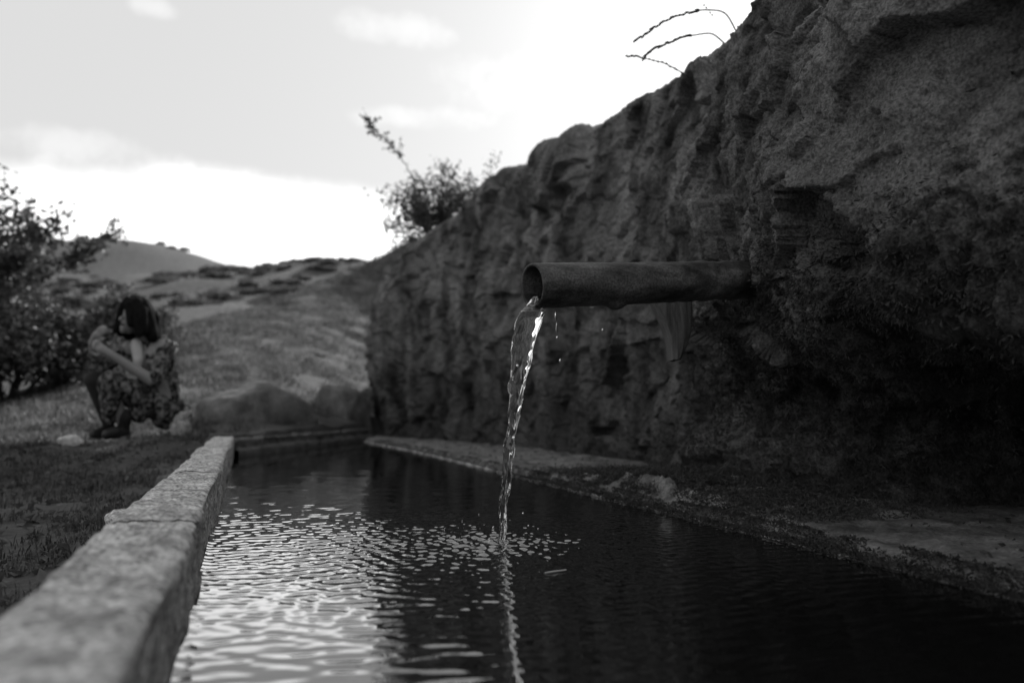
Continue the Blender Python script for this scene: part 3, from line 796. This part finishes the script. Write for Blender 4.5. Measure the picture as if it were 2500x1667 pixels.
# scrub on the far hillside
def scrub():
    rng = np.random.default_rng(61)
    protos = []
    for k in range(3):
        n = 380
        D = rng.normal(size=(n, 3)); D /= np.linalg.norm(D, axis=1)[:, None]; D[:, 2] = np.abs(D[:, 2])
        C = D * (rng.uniform(.45, 1, n) ** .6)[:, None] * np.array([1, 1, .8]) * (1 + .35 * noise(D * 2 + k * 9, 7))[:, None]
        V, F = leaf_quads(C, .34, rng, 0, .8)
        me_o = np_mesh('scrub_bush', V, F, M['farleaf'], None, False)
        protos.append(me_o)
    used = [False] * 3
    spots = []
    while len(spots) < 150:
        y = rng.uniform(46, 81); x = y * rng.uniform(-.32, .22)
        spots.append((x, y, rng.uniform(.3, .75) * (1.0 + .5 * (rng.random() < .2))))
    for i in range(34):
        x = -8 + i * .85 + rng.uniform(-.5, .5); spots.append((x, 81 + rng.uniform(-1.5, 1), rng.uniform(.2, .5)))
    for i in range(12):
        spots.append((-31 + rng.normal(0, 26), 205 + rng.normal(0, 14), rng.uniform(.6, 1.5)))
    for i, (x, y, s) in enumerate(spots):
        k = i % 3
        o = protos[k]
        if used[k]: o = o.copy(); COL.objects.link(o)
        used[k] = True
        o.location = (x, y, float(ground_z(x, y)) - .1 * s)
        o.scale = (s * 1.3, s * 1.3, s * .8 * rng.uniform(.8, 1.2)); o.rotation_euler = (0, 0, rng.uniform(0, 6.28))
        tag(o, 'low dark scrub bush dotted over the far hillside', 'bush', 'scrub on the far hillside')
scrub()

# ------------------------------------------------------------------ grass stalks on top of the rock
def stalk(name, pts, ear, label, seed, r=.0036, grain=.026, dens=26):
    rng = np.random.default_rng(seed)
    pts = np.array(pts, float); base = pts[0].copy()
    n = 40; t = np.linspace(0, len(pts) - 1, n)
    P = np.stack([np.interp(t, range(len(pts)), pts[:, j]) for j in range(3)], 1)
    for _ in range(6): P[1:-1] = (P[:-2] + 2 * P[1:-1] + P[2:]) / 4
    P -= base
    root = empty(name, base)
    V, F = tubes([(P, np.linspace(r, r * .5, n))], 5); np_mesh('stem', V, F, M['bark'], root)
    if ear:
        V, F = [], []; off = 0
        i0 = int(n * (1 - ear)); polys = []
        for k in range(dens):
            i = i0 + (n - 2 - i0) * k / dens; j = int(i); p = P[j]; d = P[min(j + 2, n - 1)] - P[max(j - 1, 0)]; d /= np.linalg.norm(d)
            sd = np.cross(d, rng.normal(size=3)); sd /= np.linalg.norm(sd)
            q = p + (d * .85 + sd * (.26 if k % 2 else -.26)) * grain * np.linspace(0, 1, 5)[:, None]
            polys.append((q, np.array([.0015, .0042, .0052, .0036, .0008])))
        V, F = tubes(polys, 5); np_mesh('seed_head', V, F, M['bark'], root)
    tag(root, label, 'grass stalk', 'grass stalks on the rock crest')
stalk('grass_stalk', [(1.83, 2.38, 1.80), (1.78, 2.40, 1.92), (1.678, 2.44, 1.926), (1.57, 2.482, 1.891), (1.50, 2.51, 1.845), (1.434, 2.541, 1.792)], .62, 'upper arching grass stalk with a full seed head drooping over the crest', 71)
stalk('grass_stalk', [(1.80, 2.40, 1.76), (1.733, 2.429, 1.835), (1.619, 2.472, 1.814), (1.519, 2.512, 1.772), (1.47, 2.534, 1.726)], .58, 'lower grass stalk whose seed head touches the bare twig', 72)
stalk('grass_stalk', [(1.74, 2.65, 1.76), (1.659, 2.672, 1.804), (1.571, 2.702, 1.826), (1.535, 2.71, 1.832), (1.499, 2.727, 1.833)], .9, 'short crooked stalk poking level out of the crest', 73, .0030, .016, 18)
stalk('grass_stalk', [(1.75, 2.22, 1.72), (1.683, 2.235, 1.826), (1.576, 2.271, 1.846), (1.521, 2.29, 1.856)], 0, 'bare straight grass stalk highest on the crest', 74, .0008)
stalk('grass_stalk', [(1.68, 2.245, 1.70), (1.655, 2.249, 1.778), (1.626, 2.259, 1.787), (1.576, 2.271, 1.846)], .3, 'bare forked stalk leaning between the crest and the straight stalk', 75, .0008, .006, 5)

# ------------------------------------------------------------------ crouching person
YAW = math.radians(-19.727)
def capsule_mesh(parts, rings=10, seg=16):
    V, F, off = [], [], 0
    for a, b, ra, rb in parts:
        a = np.array(a, float); b = np.array(b, float); d = b - a; L = np.linalg.norm(d)
        d = d / L if L > 1e-6 else np.array([0, 0, 1.])
        e1 = np.cross(d, [.3, .2, .9]); e1 /= np.linalg.norm(e1); e2 = np.cross(d, e1)
        prof = [(-ra * math.cos(t), ra * math.sin(t), 0) for t in np.linspace(.02, math.pi / 2, rings)] + [(rb * math.sin(t), rb * math.cos(t), 1) for t in np.linspace(0, math.pi / 2 - .02, rings)]
        th = np.linspace(0, 2 * np.pi, seg, endpoint=False)
        P = np.array([a + d * (L * k + h) + r * (np.cos(th)[:, None] * e1 + np.sin(th)[:, None] * e2) for h, r, k in prof])
        V.append(P.reshape(-1, 3)); n = len(prof)
        f = grid_faces(n, seg, True)
        F.append(np.concatenate([f]) + off)
        off += n * seg
    return np.concatenate(V), np.concatenate(F)
def blob(name, parts, mat, parent, voxel=.01, smooth=6, disp=0, seed=0):
    V, F = capsule_mesh(parts)
    o = np_mesh('tmp', V, F, None)
    # close the pinched poles so the voxel remesh sees solids
    md = o.modifiers.new('r', 'REMESH'); md.mode = 'VOXEL'; md.voxel_size = voxel; md.use_smooth_shade = True
    ms = o.modifiers.new('s', 'SMOOTH'); ms.factor = .5; ms.iterations = smooth
    dg = bpy.context.evaluated_depsgraph_get()
    me = bpy.data.meshes.new_from_object(o.evaluated_get(dg), depsgraph=dg)
    bpy.data.objects.remove(o)
    if disp:
        co = np.empty(len(me.vertices) * 3, np.float32); me.vertices.foreach_get('co', co); co = co.reshape(-1, 3)
        no = np.empty(len(me.vertices) * 3, np.float32); me.vertices.foreach_get('normal', no); no = no.reshape(-1, 3)
        co = co + no * (disp * fbm(co * np.array([14, 14, 6]) + seed, 3, seed)[:, None]); me.vertices.foreach_set('co', co.astype(np.float32).ravel()); me.update()
    me.name = name; me.materials.clear(); me.materials.append(mat)
    me.polygons.foreach_set('use_smooth', np.full(len(me.polygons), True))
    return link(bpy.data.objects.new(name, me), parent)
PERS = (-.655, 5.47, gz(-.655, 5.47) + .02)
def person():
    root = empty('person', PERS, YAW)
    root.scale = (.88, .95, 1.02)
    # local axes: x to the photograph's right, y away, z up
    H = np.array([-.035, -.10, .775])
    neck = (.02, -.03, .64); chest = (.05, .02, .52); belly = (.10, .08, .34); pelvis = (.12, .12, .20)
    shR, elR, wrR, haR = (.165, .0, .585), (.135, -.13, .37), (-.10, -.25, .525), (-.155, -.265, .555)
    shL, elL, wrL, haL = (-.09, -.02, .575), (-.29, -.10, .44), (-.27, -.20, .60), (-.235, -.215, .645)
    hipR, knR, anR = (.16, .12, .20), (-.10, -.26, .35), (-.07, -.10, .075)
    hipL, knL, anL = (.05, .10, .21), (-.29, -.12, .37), (-.225, .0, .075)
    parts = [(pelvis, belly, .125, .115), (belly, chest, .115, .125), (chest, (.03, -.01, .585), .12, .07), (shL, shR, .062, .062), (neck, (-.01, -.07, .71), .048, .045),
             ((H[0], H[1], H[2] + .03), (H[0] - .015, H[1] - .03, H[2] - .055), .088, .055),
             ((H[0] - .03, H[1] - .095, H[2] - .005), (H[0] - .034, H[1] - .11, H[2] - .025), .008, .013),     # nose
             ((H[0] - .03, H[1] - .08, H[2] - .075), (H[0] - .03, H[1] - .075, H[2] - .09), .02, .022),          # chin
             ((H[0] + .085, H[1] + .01, H[2] - .02), (H[0] + .088, H[1] + .015, H[2] + .015), .014, .016), ((H[0] - .09, H[1] + .01, H[2] - .02), (H[0] - .092, H[1] + .015, H[2] + .015), .014, .016),
             (shR, elR, .052, .042), (elR, wrR, .041, .026), (wrR, haR, .027, .03),
             (shL, elL, .05, .04), (elL, wrL, .04, .026), (wrL, haL, .027, .03),
             (hipR, knR, .088, .058), (knR, anR, .056, .036), (hipL, knL, .088, .058), (knL, anL, .056, .036)]
    def fingers(h, d, side, up):
        h = np.array(h); d = np.array(d, float); d /= np.linalg.norm(d); s = np.array(side, float); u = np.array(up, float)
        for k, (o, L) in enumerate(((-.026, .060), (-.009, .070), (.009, .066), (.025, .052))):
            a = h + d * .022 + s * o; b = a + d * L * .55 + u * .008; c = b + d * L * .35 - u * .022
            parts.append((a, b, .0095, .009)); parts.append((b, c, .009, .008))
        a = h - d * .012 - s * .026; b = a + d * .03 - s * .03; parts.append((a, b, .012, .010)); parts.append((b, b + d * .03, .010, .008))
    fingers(haR, (-.8, -.1, .55), (.45, 0, .85), (0, -1, 0))
    fingers(haL, (.75, -.05, .6), (-.5, 0, .8), (0, -1, 0))
    blob('body', parts, M['skin'], root, .0075, 3)
    # face marks
    for sx in (-1, 1):
        blob('eye', [((H[0] - .026 + sx * .033, H[1] - .080, H[2] + .012), (H[0] - .020 + sx * .033, H[1] - .080, H[2] + .011), .009, .009)], M['hair'], root, .004, 1)
    blob('mouth', [((H[0] - .048, H[1] - .092, H[2] - .055), (H[0] - .014, H[1] - .092, H[2] - .055), .006, .006)], M['dark_cloth'], root, .004, 1)
    # dark bob with a fringe, falling forward and flaring over the shoulder
    c = H + np.array([.01, .03, .04])
    hair = [(c, c + [.0, .02, -.02], .112, .112), (c + [.075, .0, -.02], c + [.125, .0, -.155], .05, .045), (c + [.09, .05, -.03], c + [.115, .06, -.17], .055, .045), (c + [.0, .08, -.03], c + [.03, .09, -.15], .07, .07),
            (c + [-.085, .0, -.02], c + [-.105, -.02, -.14], .036, .028), (c + [-.07, .06, -.03], c + [-.08, .06, -.14], .05, .045), (c + [.03, -.07, .05], c + [.06, -.095, -.06], .04, .034), (c + [-.03, -.07, .06], c + [-.06, -.09, .01], .036, .026), (c + [.065, -.06, .0], c + [.095, -.06, -.13], .04, .035),
            (c + [-.06, -.075, .03], c + [-.10, -.09, -.13], .032, .022), (c + [.0, -.10, .03], c + [.02, -.125, -.09], .034, .026), (c + [.05, -.09, -.02], c + [.075, -.10, -.15], .036, .03)]
    blob('hair', hair, M['hair'], root, .008, 5, .006, 3)
    blouse = [(belly, chest, .118, .122), (chest, (.04, .0, .575), .118, .082), ((-.07, -.01, .565), (.145, .01, .575), .066, .07), (shR, (.16, -.07, .46), .064, .064), ((.16, -.07, .46), (.155, -.12, .385), .066, .058), (shL, elL, .056, .05), (elL, (-.28, -.15, .53), .048, .044), ((.16, .05, .50), (.19, .1, .24), .06, .075)]
    blob('blouse', blouse, M['print'], root, .010, 4, .014, 8)
    blob('undershirt', [((-.0, -.105, .60), (.03, -.125, .50), .04, .035), ((.03, -.125, .50), (.02, -.115, .44), .035, .03)], M['undershirt'], root, .008, 3)
    skirt = [(pelvis, (.13, .1, .17), .125, .11), (hipR, knR, .098, .072), (knR, (-.11, -.20, .20), .07, .062), ((-.11, -.20, .20), (-.13, -.16, .13), .062, .05), ((.02, -.04, .25), (.02, -.06, .17), .09, .07)]
    blob('skirt', skirt, M['print'], root, .010, 4, .016, 12)
    blob('leggings', [(hipL, knL, .094, .066), (knL, anL, .064, .044), ((-.045, -.13, .14), anR, .05, .044)], M['dark_cloth'], root, .009, 3)
    for an, tz in ((anR, (-.115, -.235, .03)), (anL, (-.27, -.13, .03))):
        blob('shoe', [((an[0], an[1] + .03, .035), ((an[0] + tz[0]) / 2, (an[1] + tz[1]) / 2, .04), .036, .04), (((an[0] + tz[0]) / 2, (an[1] + tz[1]) / 2, .038), tz, .04, .03), (an, (an[0], an[1], .05), .045, .042)], M['shoe'], root, .008, 3)
    tag(root, 'crouching person with a dark bob in a printed blouse and skirt, arms folded in', 'person')
person()
def bag():
    x, y = -.655 + .9415 * .26 + .337 * .02, 5.47 - .337 * .26 + .9415 * .02
    root = empty('bag', (x, y, gz(x, y)), YAW)
    root.scale = (.55, .6, .75)
    blob('pouch', [((-.05, 0, .075), (.05, 0, .08), .075, .07), ((-.03, 0, .14), (.03, 0, .18), .06, .045), ((.05, .0, .19), (.10, .0, .215), .035, .03)], M['pale_cloth'], root, .01, 3, .02, 6)
    t = np.linspace(0, np.pi, 16)
    V, F = tubes([(v3(.06 + .06 * np.cos(t), 0 * t, .17 + .11 * np.sin(t)), np.full(16, .008))], 6)
    np_mesh('strap', V, F, M['dark_cloth'], root)
    tag(root, 'crumpled pale cloth bag resting in the grass beside the crouching person', 'bag')
bag()
